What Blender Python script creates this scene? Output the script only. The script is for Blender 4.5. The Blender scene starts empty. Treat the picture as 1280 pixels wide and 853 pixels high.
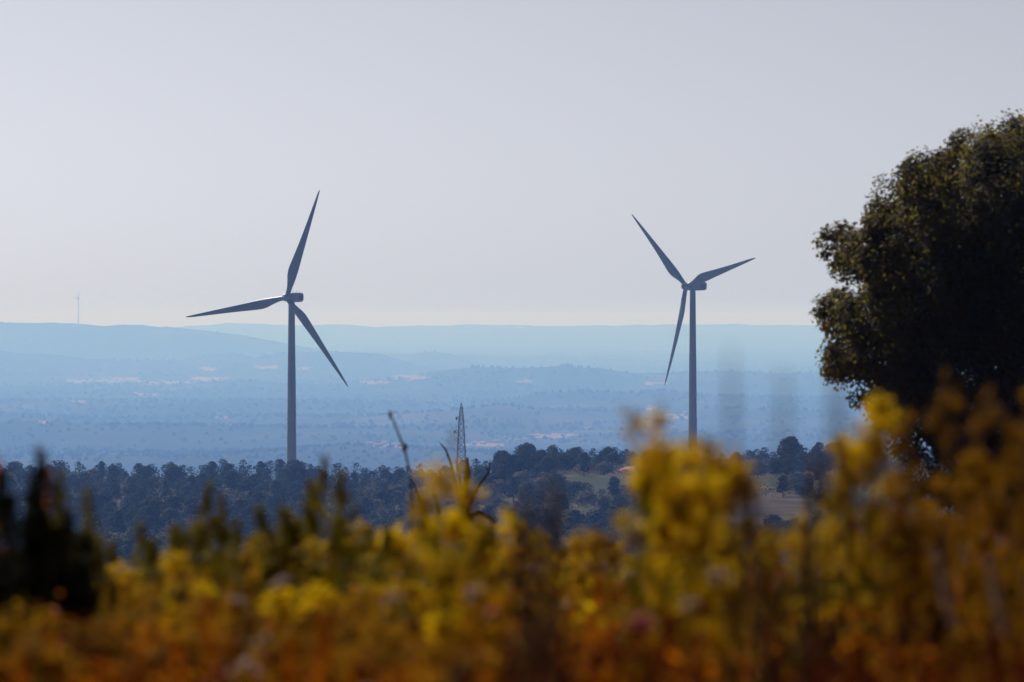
import bpy, math, random
import numpy as np
from mathutils import Vector, Matrix, Euler

R = math.radians
scene = bpy.context.scene
COL = scene.collection

# ------------------------------------------------------------------ camera, world, sun, exposure
F = 9152.0          # focal length in photograph pixels (1280 px wide), a long telephoto lens
HOR = 400.0         # photograph row of eye level
CZ = 1.25           # lens height above the meadow
W0, H0 = 1280.0, 853.0

cd = bpy.data.cameras.new('camera')
cam = bpy.data.objects.new('camera', cd)
COL.objects.link(cam)
cam.location = (0, 0, CZ)
cam.rotation_euler = (R(90), 0, 0)
cd.sensor_width = 36.0
cd.lens = F * 36.0 / W0
cd.shift_y = -(H0 / 2 - HOR) / W0 * 1.0
cd.clip_start = 0.1
cd.clip_end = 200000
cd.dof.use_dof = True
cd.dof.focus_distance = 2600.0
cd.dof.aperture_fstop = cd.lens / 37.0      # 37 mm wide entrance pupil
scene.camera = cam

SUN_AZ, SUN_EL = R(-30), R(43)              # clockwise from the view direction (+Y)
world = bpy.data.worlds.new('World')
scene.world = world
world.use_nodes = True
wn = world.node_tree.nodes
wl = world.node_tree.links
wn.clear()
sky = wn.new('ShaderNodeTexSky')
sky.sky_type = 'NISHITA'
sky.sun_disc = False
sky.sun_elevation = SUN_EL
sky.sun_rotation = SUN_AZ
sky.altitude = 1800
sky.air_density = 0.02
sky.dust_density = 8.0
sky.ozone_density = 5.0
bg = wn.new('ShaderNodeBackground')
bg.inputs['Strength'].default_value = 0.134
wo = wn.new('ShaderNodeOutputWorld')
wb = wn.new('ShaderNodeMix')                # white balance of the whole sky
wb.data_type = 'RGBA'
wb.blend_type = 'MULTIPLY'
wb.inputs[0].default_value = 1.0
wb.inputs[7].default_value = (0.96, 1.01, 1.0, 1)
wl.new(sky.outputs[0], wb.inputs[6])
wl.new(wb.outputs[2], bg.inputs[0])
wl.new(bg.outputs[0], wo.inputs[0])

sd = bpy.data.lights.new('sun', 'SUN')
sd.energy = 4.0
sd.angle = R(0.53)
sd.color = (1.0, 0.96, 0.97)
sun = bpy.data.objects.new('sun', sd)
COL.objects.link(sun)
sdir = Vector((math.sin(SUN_AZ) * math.cos(SUN_EL), math.cos(SUN_AZ) * math.cos(SUN_EL), math.sin(SUN_EL)))
sun.rotation_euler = sdir.to_track_quat('Z', 'Y').to_euler()
sun.location = (0, 0, 60)

scene.view_settings.view_transform = 'Standard'
scene.view_settings.look = 'None'
scene.view_settings.exposure = 0.0
scene.view_settings.gamma = 1.0
scene.view_settings.use_curve_mapping = False
scene.render.engine = 'CYCLES'
scene.cycles.use_denoising = True
scene.cycles.max_bounces = 6
scene.cycles.diffuse_bounces = 3
scene.cycles.transmission_bounces = 4
scene.cycles.transparent_max_bounces = 8
scene.cycles.volume_bounces = 1
scene.cycles.sample_clamp_indirect = 6.0

# ------------------------------------------------------------------ helpers
rng = np.random.default_rng(11)
rnd = random.Random(5)


def at(px, py, d):
    """the point at distance d (metres along the view direction) seen at photograph pixel (px, py)"""
    return Vector(((px - 640.0) / F * d, d, CZ - (py - HOR) / F * d))


def vnoise(x, y, seed=0):
    x = np.asarray(x, float); y = np.asarray(y, float)
    xi = np.floor(x).astype(np.int64); yi = np.floor(y).astype(np.int64)
    fx = x - xi; fy = y - yi
    fx = fx * fx * (3 - 2 * fx); fy = fy * fy * (3 - 2 * fy)

    def h(a, b):
        n = (a * 374761393 + b * 668265263 + seed * 1442695041) & 0x7fffffff
        n = ((n ^ (n >> 13)) * 1274126177) & 0x7fffffff
        n = n ^ (n >> 16)
        return (n & 0xffff) / 65535.0 * 2 - 1
    a = h(xi, yi); b = h(xi + 1, yi); c = h(xi, yi + 1); d = h(xi + 1, yi + 1)
    return (a * (1 - fx) + b * fx) * (1 - fy) + (c * (1 - fx) + d * fx) * fy


def fbm(x, y, seed=0, oct=3):
    s = 0.0; a = 1.0
    for k in range(oct):
        s = s + a * vnoise(x * 2 ** k, y * 2 ** k, seed + k * 17); a *= 0.5
    return s


def nodes_of(m):
    m.use_nodes = True
    n = m.node_tree.nodes; l = m.node_tree.links
    n.clear()
    out = n.new('ShaderNodeOutputMaterial')
    return n, l, out


def mat(name, col, col2=None, scale=5.0, rough=0.8, spec=0.3, trans=0.0, tcol=None, bump=0.0, detail=4.0):
    """procedural material: two tones mixed by noise in object space, optional leaf translucency"""
    m = bpy.data.materials.new(name)
    n, l, out = nodes_of(m)
    p = n.new('ShaderNodeBsdfPrincipled')
    p.inputs['Roughness'].default_value = rough
    p.inputs['Specular IOR Level'].default_value = spec
    tc = n.new('ShaderNodeTexCoord')
    nz = n.new('ShaderNodeTexNoise')
    nz.inputs['Scale'].default_value = scale
    nz.inputs['Detail'].default_value = detail
    l.new(tc.outputs['Object'], nz.inputs['Vector'])
    rp = n.new('ShaderNodeValToRGB')
    c2 = col2 if col2 else tuple(c * 0.72 for c in col)
    rp.color_ramp.elements[0].position = 0.35
    rp.color_ramp.elements[1].position = 0.65
    rp.color_ramp.elements[0].color = (*c2, 1)
    rp.color_ramp.elements[1].color = (*col, 1)
    l.new(nz.outputs['Fac'], rp.inputs[0])
    l.new(rp.outputs[0], p.inputs['Base Color'])
    if bump > 0:
        bp = n.new('ShaderNodeBump')
        bp.inputs['Strength'].default_value = bump
        l.new(nz.outputs['Fac'], bp.inputs['Height'])
        l.new(bp.outputs[0], p.inputs['Normal'])
    if trans > 0:
        t = n.new('ShaderNodeBsdfTranslucent')
        if tcol:
            t.inputs[0].default_value = (*tcol, 1)
        else:
            l.new(rp.outputs[0], t.inputs[0])
        mx = n.new('ShaderNodeMixShader')
        mx.inputs[0].default_value = trans
        l.new(p.outputs[0], mx.inputs[1]); l.new(t.outputs[0], mx.inputs[2])
        l.new(mx.outputs[0], out.inputs['Surface'])
    else:
        l.new(p.outputs[0], out.inputs['Surface'])
    return m


def quads_mesh(name, q, mats, midx=None):
    """q: (N,4,3) array of loose quads -> mesh"""
    q = np.asarray(q, np.float32)
    N = len(q)
    me = bpy.data.meshes.new(name)
    me.vertices.add(N * 4); me.loops.add(N * 4); me.polygons.add(N)
    me.vertices.foreach_set('co', q.reshape(-1))
    me.loops.foreach_set('vertex_index', np.arange(N * 4, dtype=np.int32))
    me.polygons.foreach_set('loop_start', np.arange(0, N * 4, 4, dtype=np.int32))
    for m in (mats if isinstance(mats, (list, tuple)) else [mats]):
        me.materials.append(m)
    if midx is not None:
        me.polygons.foreach_set('material_index', np.asarray(midx, np.int32))
    me.update(calc_edges=True)
    return me


def py_mesh(name, verts, faces, m, smooth=False):
    me = bpy.data.meshes.new(name)
    me.from_pydata([tuple(v) for v in verts], [], faces)
    me.materials.append(m)
    if smooth:
        me.polygons.foreach_set('use_smooth', [True] * len(me.polygons))
    me.update()
    return me


def link(name, me, parent=None, loc=None, rot=None, scale=None):
    o = bpy.data.objects.new(name, me)
    COL.objects.link(o)
    if parent: o.parent = parent
    if loc is not None: o.location = loc
    if rot is not None: o.rotation_euler = rot
    if scale is not None: o.scale = scale if hasattr(scale, '__len__') else (scale,) * 3
    return o


def tag(o, label=None, cat=None, group=None, kind=None):
    if label: o['label'] = label
    if cat: o['category'] = cat
    if group: o['group'] = group
    if kind: o['kind'] = kind
    return o


def tube(points, radii, sides=6):
    """tapered tube along a polyline -> verts, faces"""
    V = []; Fc = []
    pts = [Vector(p) for p in points]
    up = Vector((0.31, 0.87, 0.38)).normalized()
    for i, p in enumerate(pts):
        t = (pts[min(i + 1, len(pts) - 1)] - pts[max(i - 1, 0)])
        t = t.normalized() if t.length > 1e-9 else Vector((0, 0, 1))
        a = t.cross(up)
        if a.length < 1e-3: a = t.cross(Vector((1, 0, 0)))
        a.normalize(); b = t.cross(a)
        for k in range(sides):
            an = 2 * math.pi * k / sides
            V.append(p + (a * math.cos(an) + b * math.sin(an)) * radii[i])
    for i in range(len(pts) - 1):
        for k in range(sides):
            k2 = (k + 1) % sides
            Fc.append((i * sides + k, i * sides + k2, (i + 1) * sides + k2, (i + 1) * sides + k))
    Fc.append(tuple(reversed(range(sides))))
    Fc.append(tuple((len(pts) - 1) * sides + k for k in range(sides)))
    return V, Fc


def join(parts):
    V = []; Fc = []
    for v, f in parts:
        o = len(V)
        V += list(v); Fc += [tuple(i + o for i in x) for x in f]
    return V, Fc


def box(c, s):
    x, y, z = c; a, b, d = (k / 2 for k in s)
    v = [(x + i * a, y + j * b, z + k * d) for i in (-1, 1) for j in (-1, 1) for k in (-1, 1)]
    f = [(0, 1, 3, 2), (4, 6, 7, 5), (0, 4, 5, 1), (2, 3, 7, 6), (0, 2, 6, 4), (1, 5, 7, 3)]
    return v, f


def unit(v):
    return v / np.maximum(np.linalg.norm(v, axis=-1, keepdims=True), 1e-9)


def leaf_quads(c, size, r, aspect=0.55, normal=None, spread=1.0, axis=None, shape='rhomb'):
    """loose leaf quads at centres c (N,3); size (N,) length; random orientation biased to normal / axis"""
    N = len(c)
    n = unit(r.normal(size=(N, 3)))
    if normal is not None:
        n = unit(normal + n * spread)
    a = r.normal(size=(N, 3))
    if axis is not None:
        a = axis + a * 0.35
    a = unit(a - (a * n).sum(1, keepdims=True) * n)
    b = np.cross(n, a)
    L = np.asarray(size).reshape(-1, 1) * 0.5
    Wd = L * aspect
    bend = n * L * r.uniform(-0.35, 0.35, size=(N, 1))
    if shape == 'rhomb':
        return np.stack([c - a * L, c + b * Wd - a * L * 0.1 + bend, c + a * L, c - b * Wd - a * L * 0.1 + bend], 1)
    return np.stack([c - a * L - b * Wd, c + a * L - b * Wd, c + a * L + b * Wd, c - a * L + b * Wd], 1)


def ribbon(p, w, seed_vec=None, r=None):
    """thin strip of quads along polyline p (K,3) with widths w (K,)"""
    p = np.asarray(p, float); w = np.asarray(w, float).reshape(-1, 1)
    t = np.gradient(p, axis=0)
    s = np.array([1.0, 0.25, 0.1]) if seed_vec is None else seed_vec
    b = unit(np.cross(t, np.cross(s, t)))
    l = p - b * w * 0.5; rr = p + b * w * 0.5
    return np.stack([l[:-1], rr[:-1], rr[1:], l[1:]], 1)


# ------------------------------------------------------------------ terrain
BASE_D = np.array([0, 10, 30, 60, 100, 150, 200, 300, 600, 1000, 1300, 1900, 2350, 2600, 2900, 3300, 4200, 5200, 7000, 12000, 17000, 21000, 26000, 31000, 36000, 42000, 70000.])
BASE_H = np.array([-1.25, -1.35, -1.75, -3.1, -5.3, -8.2, -11.0, -17, -33, -45, -50, -51, -52, -58, -69, -72, -120, -152, -156, -160, -158, -150, -142, -125, -110, -140, -240.])

# skyline of each ridge as (photograph column, photograph row) at its distance: width in front, width behind
RIDGES = [
    (7400, 520, 900, [(-300, 574), (60, 573), (150, 571), (220, 574), (300, 569), (350, 566), (390, 561), (440, 559), (500, 561), (560, 566), (650, 572), (760, 570), (850, 574), (1000, 577), (1500, 575)]),
    (9300, 500, 900, [(-300, 530), (0, 528), (60, 526), (120, 532), (250, 533), (400, 536), (560, 540), (700, 546), (850, 541), (1000, 545), (1500, 540)]),
    (10800, 600, 900, [(-300, 517), (0, 519), (45, 520), (90, 524), (200, 527), (320, 524), (450, 521), (560, 514), (640, 506), (680, 514), (760, 516), (850, 511), (950, 513), (1050, 515), (1500, 510)]),
    (12800, 700, 1200, [(-300, 505), (0, 503), (150, 506), (300, 503), (450, 505), (560, 508), (640, 501), (680, 493), (720, 490), (780, 492), (830, 489), (870, 495), (950, 497), (1050, 499), (1500, 495)]),
    (16500, 1100, 1200, [(-300, 485), (0, 484), (80, 482), (200, 484), (300, 476), (400, 482), (500, 473), (560, 462), (590, 459), (640, 461), (680, 459), (705, 457), (760, 462), (785, 466), (830, 467), (880, 464), (950, 466), (1050, 466), (1500, 460)]),
    (20000, 1300, 1500, [(-300, 430), (-60, 432), (0, 437), (20, 442), (60, 442), (85, 445), (110, 449), (180, 450), (225, 450), (255, 446), (275, 441), (292, 440), (305, 444), (320, 448), (335, 444), (360, 440), (400, 439), (450, 441), (480, 443), (505, 452), (530, 460), (600, 468), (1500, 475)]),
    (23500, 1000, 1300, [(-300, 470), (460, 465), (490, 455), (510, 446), (525, 440), (545, 439), (560, 443), (580, 450), (600, 456), (640, 465), (1500, 470)]),
    (27500, 1500, 1600, [(-300, 436), (200, 437), (330, 437), (450, 444), (560, 447), (650, 444), (780, 445), (900, 442), (1050, 444), (1500, 440)]),
    (25000, 900, 2500, [(-400, 401), (-100, 402), (0, 404), (60, 403.5), (100, 405), (130, 408), (150, 406), (175, 406), (205, 409), (240, 411), (300, 419), (360, 430), (420, 440), (1500, 470)]),
    (36500, 2500, 6000, [(-400, 408), (180, 410), (230, 408.5), (262, 407), (285, 404), (330, 405.5), (370, 406), (430, 406), (470, 409), (520, 406.5), (560, 407), (590, 405.5), (650, 406.5), (720, 408), (780, 407), (830, 406), (900, 405), (960, 406.5), (1040, 406), (1200, 403), (1500, 406)]),
]


S_FAR = 1.6        # the valley beyond the plateau edge is this much deeper than first laid out
_k = BASE_D > 4000
BASE_D = np.where(_k, BASE_D * S_FAR, BASE_D); BASE_H = np.where(_k, BASE_H * S_FAR, BASE_H)
RIDGES = [(a * (1.52 if a == 25000 else S_FAR), b * S_FAR, c * S_FAR, p) for a, b, c, p in RIDGES]


def ground(x, y):
    x = np.asarray(x, float); y = np.asarray(y, float)
    d = np.hypot(x, y)
    ang = np.arctan2(x, y)
    u = 640 + F * np.tan(np.clip(ang, -0.3, 0.3))
    h = np.interp(d, BASE_D, BASE_H)
    # small relief of the meadow and the plateau
    h = h + 0.05 * vnoise(x * 0.7, y * 0.35, 3) * np.clip((d - 3) / 10, 0, 1) * (d < 400)
    h = h + 1.2 * fbm(x / 60, y / 90, 8) * np.clip((d - 250) / 400, 0, 1) * np.clip((4500 - d) / 1000, 0, 1)
    # low wooded rise right of the lattice mast
    k = np.interp(u, [380, 560, 620, 680, 760, 830, 900, 1100, 1400], [0, 0.05, 0.7, 1.0, 1.0, 0.95, 0.9, 1.0, 1.0])
    g = np.where(d < 2050, np.exp(-((d - 2050) / 330) ** 2), np.exp(-((d - 2050) / 260) ** 2))
    h = h + 9.0 * k * g
    far = np.clip((d - 4500) / 2500, 0, 1)
    h = h + far * (9 * fbm(x / 900, y / 1100, 21, 4))
    for i, (D0, wf, wb, pts) in enumerate(RIDGES):
        P = np.array(pts)
        cy = np.interp(u, P[:, 0], P[:, 1])
        Dm = D0 * (1 + 0.03 * vnoise(u / 260, u * 0, 40 + i))
        cy = cy + 0.7 * fbm(u / 22, u * 0 + i, 60 + i, 3)
        crest = -(cy - HOR) / F * Dm
        w = np.where(d < Dm, wf, wb)
        gg = np.exp(-(np.abs(d - Dm) / w) ** 1.6)
        base = h
        rr = base + (crest - base) * gg
        h = np.where(crest > base, np.maximum(base, rr), base)
    return h + CZ


def gz(x, y):
    return float(ground(np.array([x]), np.array([y]))[0])


def hit(px, py, d0=3500., d1=66000.):
    """where the sight line through a photograph pixel meets the ground"""
    d = np.concatenate([np.linspace(d0, 16000, 1400), np.linspace(16010, d1, 1800)])
    x = (px - 640) / F * d
    z = CZ - (py - HOR) / F * d
    below = np.nonzero(ground(x, d) >= z)[0]
    i = below[0] if len(below) else len(d) - 1
    return float(x[i]), float(d[i])


fine = np.linspace(-5.2, 5.2, 341)
mid = np.arange(5.5, 14.1, 0.35)
coarse = np.arange(16.0, 180.0, 4.0)
ANG = np.radians(np.concatenate([-coarse[::-1], -mid[::-1], fine, mid, coarse]))
RAD = np.concatenate([np.geomspace(0.4, 100, 80), np.geomspace(100, 4000, 150)[1:], np.linspace(4000, 48000, 330)[1:], np.linspace(48000, 68000, 60)[1:], np.geomspace(68000, 86000, 6)[1:]])
AA, RR = np.meshgrid(ANG, RAD)
GX = RR * np.sin(AA); GY = RR * np.cos(AA)
GZ = ground(GX, GY)
nr, na = GX.shape
gv = np.stack([GX, GY, GZ], -1).reshape(-1, 3)
ii, jj = np.meshgrid(np.arange(nr - 1), np.arange(na), indexing='ij')
j2 = (jj + 1) % na
gf = np.stack([ii * na + jj, ii * na + j2, (ii + 1) * na + j2, (ii + 1) * na + jj], -1).reshape(-1, 4)[:, ::-1]
me = bpy.data.meshes.new('ground')
me.vertices.add(len(gv)); me.loops.add(gf.size); me.polygons.add(len(gf))
me.vertices.foreach_set('co', gv.astype(np.float32).reshape(-1))
me.loops.foreach_set('vertex_index', gf.astype(np.int32).reshape(-1))
me.polygons.foreach_set('loop_start', np.arange(0, gf.size, 4, dtype=np.int32))


def ground_mat(name, stops, scale, stretch=(1, 1, 1), rough=0.95, detail=6.0, second=None):
    m = bpy.data.materials.new(name)
    n, l, out = nodes_of(m)
    p = n.new('ShaderNodeBsdfDiffuse')
    g = n.new('ShaderNodeNewGeometry')
    mp = n.new('ShaderNodeMapping')
    mp.inputs['Scale'].default_value = stretch
    l.new(g.outputs['Position'], mp.inputs['Vector'])
    nz = n.new('ShaderNodeTexNoise')
    nz.inputs['Scale'].default_value = scale
    nz.inputs['Detail'].default_value = detail
    l.new(mp.outputs[0], nz.inputs['Vector'])
    rp = n.new('ShaderNodeValToRGB')
    els = rp.color_ramp.elements
    for k, (pos, c) in enumerate(stops):
        e = els[k] if k < 2 else els.new(pos)
        e.position = pos; e.color = (*c, 1)
    l.new(nz.outputs['Fac'], rp.inputs[0])
    l.new(rp.outputs[0], p.inputs['Color'])
    l.new(p.outputs[0], out.inputs['Surface'])
    return m


M_soil = ground_mat('meadow_soil', [(0.3, (0.07, 0.024, 0.006)), (0.7, (0.16, 0.07, 0.02))], 3.0)
M_scrub = ground_mat('dry_scrub_ground', [(0.32, (0.055, 0.06, 0.03)), (0.55, (0.12, 0.10, 0.06)), (0.72, (0.17, 0.135, 0.09))], 0.12)
M_valley = ground_mat('wooded_valley', [(0.30, (0.022, 0.034, 0.020)), (0.54, (0.035, 0.045, 0.025)), (0.64, (0.06, 0.062, 0.04)), (0.76, (0.14, 0.12, 0.08))], 0.0016, (1.0, 0.8, 1))
M_field = ground_mat('bare_tan_field', [(0.3, (0.20, 0.13, 0.085)), (0.7, (0.34, 0.23, 0.16))], 0.01)
M_grass = ground_mat('grey_green_field', [(0.3, (0.05, 0.058, 0.04)), (0.7, (0.08, 0.085, 0.055))], 0.08)
M_tan = ground_mat('dry_stubble_field', [(0.35, (0.06, 0.05, 0.035)), (0.6, (0.15, 0.11, 0.08))], 0.05)
for m in (M_soil, M_scrub, M_valley, M_field, M_grass, M_tan): me.materials.append(m)

fc_d = (RAD[:-1] + RAD[1:]) * 0.5
fc_a = np.concatenate([(ANG[:-1] + ANG[1:]) * 0.5, [math.pi]])
FA, FD = np.meshgrid(fc_a, fc_d)
FU = 640 + F * np.tan(np.clip(FA, -0.3, 0.3))
FU = np.where(np.abs(FA) > 0.3, -9999, FU)
mi = np.where(FD < 190, 0, np.where(FD < 4000, 1, 2))
FX = FD * np.sin(FA); FY = FD * np.cos(FA)
FROW = HOR + F * (CZ - ground(FX, FY)) / np.maximum(FY, 1)
# pale bare fields far down the valley (column, row, half-width, half-height in the photograph, nearest and farthest distance)
for (cx, cy, hw, hh, a, b) in [(118, 476.5, 32, 2.0, 9e3, 19e3), (150, 474.5, 25, 2.0, 9e3, 19.5e3), (205, 478.5, 32, 2.0, 9e3, 19e3), (262, 474, 22, 2.4, 9e3, 19.5e3), (262, 461, 10, 1.5, 15e3, 20e3), (332, 459, 14, 1.6, 15e3, 20e3), (378, 461, 10, 1.6, 15e3, 20e3),
                               (510, 472, 22, 2.6, 9e3, 19e3), (468, 478, 16, 1.6, 9e3, 19e3), (655, 477, 9, 1.2, 9e3, 17e3), (186, 493, 16, 1.3, 9e3, 19e3), (98, 502, 9, 1.2, 9e3, 19e3),
                               (818, 479, 12, 1.6, 9e3, 17e3), (812, 510, 10, 1.6, 8e3, 13e3), (846, 521, 17, 1.6, 8e3, 13e3), (55, 527, 7, 1.4, 8e3, 11e3), (280, 522, 8, 1.6, 8e3, 13e3),
                               (690, 545, 24, 2.2, 5e3, 11e3), (604, 556, 22, 1.8, 5e3, 11e3), (492, 558, 18, 1.6, 5e3, 9e3), (640, 409, 14, 0.8, 3e4, 4e4), (545, 412, 12, 0.8, 3e4, 4e4)]:
    wob = 1.3 * vnoise(FU / 7, FD / 150, 77)
    mi = np.where((np.abs(FU - cx) < hw * (1 + 0.3 * wob)) & (np.abs(FROW - cy + wob) < hh) & (FD > a * S_FAR) & (FD < b * S_FAR), 3, mi)
# open ground on the rise behind the wood
OPEN = [(700, 845, 1870, 1960, 4), (895, 985, 1890, 1985, 4), (905, 1015, 1660, 1840, 5), (560, 640, 1500, 1560, 5)]
for (ua, ub, da, db, k) in OPEN:
    mi = np.where((FU > ua) & (FU < ub) & (FD > da) & (FD < db), k, mi)
me.polygons.foreach_set('material_index', mi.astype(np.int32).reshape(-1))
me.polygons.foreach_set('use_smooth', np.ones(len(gf), dtype=bool))
me.update(calc_edges=True)
g_o = link('ground', me)
tag(g_o, kind='structure')

# ------------------------------------------------------------------ haze
top = CZ + 75; bot = float(GZ.min()) - 1.5
v, f = box((0, 0, (top + bot) / 2), (178000, 178000, top - bot))
m = bpy.data.materials.new('pale_haze')
n, l, out = nodes_of(m)
pv = n.new('ShaderNodeVolumePrincipled')
pv.inputs['Color'].default_value = (0.22, 0.44, 1.0, 1)
pv.inputs['Absorption Color'].default_value = (1, 1, 1, 1)
pv.inputs['Density'].default_value = 7.9e-5
pv.inputs['Anisotropy'].default_value = 0.3
l.new(pv.outputs[0], out.inputs['Volume'])
hz = link('haze', py_mesh('haze', v, f, m))
tag(hz, 'thin blue haze lying over the whole valley', kind='stuff')

# ------------------------------------------------------------------ valley woods (too far to count)
M_wood = mat('valley_wood_foliage', (0.035, 0.048, 0.026), (0.022, 0.032, 0.02), scale=0.02, rough=0.95, spec=0.1)
r = np.random.default_rng(3)


def blobs(c, sx, sz, r):
    """low uneven crowns: two crossed bent fans per crown, closed like a rough octahedron"""
    N = len(c)
    out = []
    k = 5
    an = np.linspace(0, 2 * np.pi, k, endpoint=False)[None] + r.uniform(0, 6, (N, 1))
    rad = sx[:, None] * r.uniform(0.7, 1.2, (N, k))
    mid_ = np.stack([c[:, None, 0] + np.cos(an) * rad, c[:, None, 1] + np.sin(an) * rad, c[:, None, 2] + sz[:, None] * r.uniform(0.25, 0.6, (N, k))], -1)
    up = np.stack([c[:, None, 0] + np.cos(an) * rad * 0.55, c[:, None, 1] + np.sin(an) * rad * 0.55, c[:, None, 2] + sz[:, None] * r.uniform(0.75, 1.08, (N, k))], -1)
    lo = mid_.copy(); lo[..., 2] = c[:, None, 2] - sz[:, None] * 0.2
    for i in range(k):
        j = (i + 1) % k
        out.append(np.stack([lo[:, i], lo[:, j], mid_[:, j], mid_[:, i]], 1))
        out.append(np.stack([mid_[:, i], mid_[:, j], up[:, j], up[:, i]], 1))
    out.append(np.stack([up[:, 0], up[:, 1], up[:, 2], up[:, 3]], 1))
    return np.concatenate(out, 0)


N = 30000
d = 6400 * (46000 / 6400) ** (r.random(N) ** 1.1)
u = r.uniform(-120, 1400, N)
x = (u - 640) / F * d
den = fbm(x / 260, d / 420, 5, 3)
keep = den + r.uniform(-0.5, 0.5, N) > 0.05
x, d = x[keep], d[keep]
sz = r.uniform(2.6, 5.6, len(x)) * np.clip(d / 10500, 0.85, 1.7)
c = np.stack([x, d, ground(x, d)], -1)
o = link('valley_woods', quads_mesh('valley_woods', blobs(c, sz * r.uniform(0.5, 0.9, len(x)), sz, r), M_wood))
tag(o, 'hazy blue woods scattered over the distant valley', 'woods', kind='stuff')

# ------------------------------------------------------------------ far farmhouses
M_wall = mat('limewashed_wall', (0.72, 0.68, 0.62), (0.62, 0.58, 0.52), scale=0.6)
M_roof = mat('faded_clay_tiles', (0.42, 0.22, 0.14), (0.34, 0.17, 0.11), scale=0.8)


def house_meshes(w, dp, h):
    wv, wf = box((0, 0, h / 2 - 1.0), (w, dp, h + 2))
    e = 0.35; rh = dp * 0.26
    x0, x1, y0, y1 = -w / 2 - e, w / 2 + e, -dp / 2 - e, dp / 2 + e
    rv = [(x0, y0, h + 0.01), (x1, y0, h + 0.01), (x1, y1, h + 0.01), (x0, y1, h + 0.01), (x0, 0, h + rh), (x1, 0, h + rh)]
    rf = [(0, 1, 5, 4), (2, 3, 4, 5), (0, 4, 3), (1, 2, 5), (3, 2, 1, 0)]
    cv, cf = box((w * 0.25, dp * 0.12, h + rh), (0.7, 0.7, 1.6))
    return (py_mesh('wall', wv, wf, M_wall), py_mesh('roof', rv, rf, M_roof), py_mesh('chimney', cv, cf, M_wall))


HM = [house_meshes(10, 7, 4.6), house_meshes(13, 7, 4), house_meshes(8, 7, 6)]
ORD = ['first', 'second', 'third', 'fourth', 'fifth', 'sixth', 'seventh', 'eighth', 'ninth', 'tenth']
HOUSES = {
    'from the left of the tiny pale farmhouses left of the lattice mast': [(462, 558), (472, 559), (480, 557), (492, 558), (500, 558.5)],
    'from the left of the tiny pale farmhouses right of the lattice mast': [(592, 557), (604, 556), (620, 554), (637, 553), (646, 553), (656, 552)],
    'from the left of the tiny white houses near the right turbine tower': [(733, 539), (812, 510), (838, 522), (856, 519), (842, 537)],
}
hk = 0
for where, spots in HOUSES.items():
    for i, (px, py) in enumerate(spots):
        hx, hd = hit(px, py)
        t = bpy.data.objects.new('farmhouse', None); COL.objects.link(t)
        t.location = (hx, hd, gz(hx, hd) + 0.6); t.rotation_euler = (0, 0, rnd.uniform(-0.5, 0.5))
        a, b, c_ = HM[hk % 3]; hk += 1
        link('wall', a, t); rf = link('roof', b, t); link('chimney', c_, rf)
        tag(t, f'{ORD[i]} {where}', 'house', 'pale houses in the hazy valley')

# ------------------------------------------------------------------ the wood on the plateau: pines one can tell apart
M_pine = mat('pine_needles', (0.045, 0.055, 0.018), (0.022, 0.028, 0.009), scale=0.35, rough=0.9, spec=0.05, trans=0.12)
M_pine2 = mat('grey_green_needles', (0.20, 0.16, 0.09), (0.10, 0.085, 0.05), scale=0.35, rough=0.9, spec=0.05, trans=0.12)
M_bark = mat('pine_bark', (0.12, 0.075, 0.05), (0.06, 0.04, 0.03), scale=3.0, rough=0.95, bump=0.4)


def pine_crown(seed, h, w, nl, nq, m):
    r = np.random.default_rng(seed)
    cs = []; rs = []
    for k in range(nl):
        t = (k + 0.5) / nl
        z = h * (0.26 + 0.62 * t)
        prof = math.sin(math.pi * min(1, 0.30 + 0.62 * t)) ** 0.7
        a = k * 2.4 + r.uniform(0, 1)
        rad = w * 0.5 * prof * r.uniform(0.25, 0.62)
        cs.append((math.cos(a) * rad, math.sin(a) * rad, z)); rs.append(w * r.uniform(0.20, 0.30) * (0.7 + 0.5 * prof))
    cs.append((0, 0, h * 0.9)); rs.append(w * 0.16)
    cs = np.array(cs); rs = np.array(rs)
    idx = r.integers(0, len(cs), nq)
    dr = unit(r.normal(size=(nq, 3)))
    rad = rs[idx] * r.uniform(0.55, 1.06, nq) ** 0.6
    p = cs[idx] + dr * rad[:, None] * np.array([1, 1, 0.82])
    size = r.uniform(0.35, 0.75, nq) * w / 5.0
    return quads_mesh('crown', leaf_quads(p, size, r, 0.8, dr + np.array([0, 0, 0.25]), 0.3), m)


def pine_trunk(seed, h):
    r = random.Random(seed)
    parts = []
    pts = [(0, 0, -0.4), (r.uniform(-.1, .1), r.uniform(-.1, .1), h * .3), (r.uniform(-.2, .2), r.uniform(-.2, .2), h * .6), (0, 0, h * .85)]
    parts.append(tube(pts, [.2, .16, .11, .03], 6))
    for k in range(5):
        a = r.uniform(0, 6.28); z = h * r.uniform(.3, .65); L = h * r.uniform(.15, .28)
        parts.append(tube([(0, 0, z), (math.cos(a) * L * .6, math.sin(a) * L * .6, z + L * .3), (math.cos(a) * L, math.sin(a) * L, z + L * .7)], [.07, .05, .02], 4))
    v, f = join(parts)
    return py_mesh('trunk', v, f, M_bark)


PV = []
for k in range(9):
    h = [4.2, 5.8, 3.8, 6.4, 4.8, 7.6, 6.2, 8.2, 9.4][k]
    w = [4.8, 5.2, 5.6, 6.0, 4.6, 3.9, 4.4, 6.4, 7.0][k]
    PV.append((h, w, pine_crown(100 + k, h, w, [11, 12, 12, 14, 13, 10, 12, 17, 20][k], 1100 if k < 7 else 1900, M_pine if k in (1, 3, 5, 6, 7, 8) else M_pine2), pine_trunk(200 + k, h)))

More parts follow.
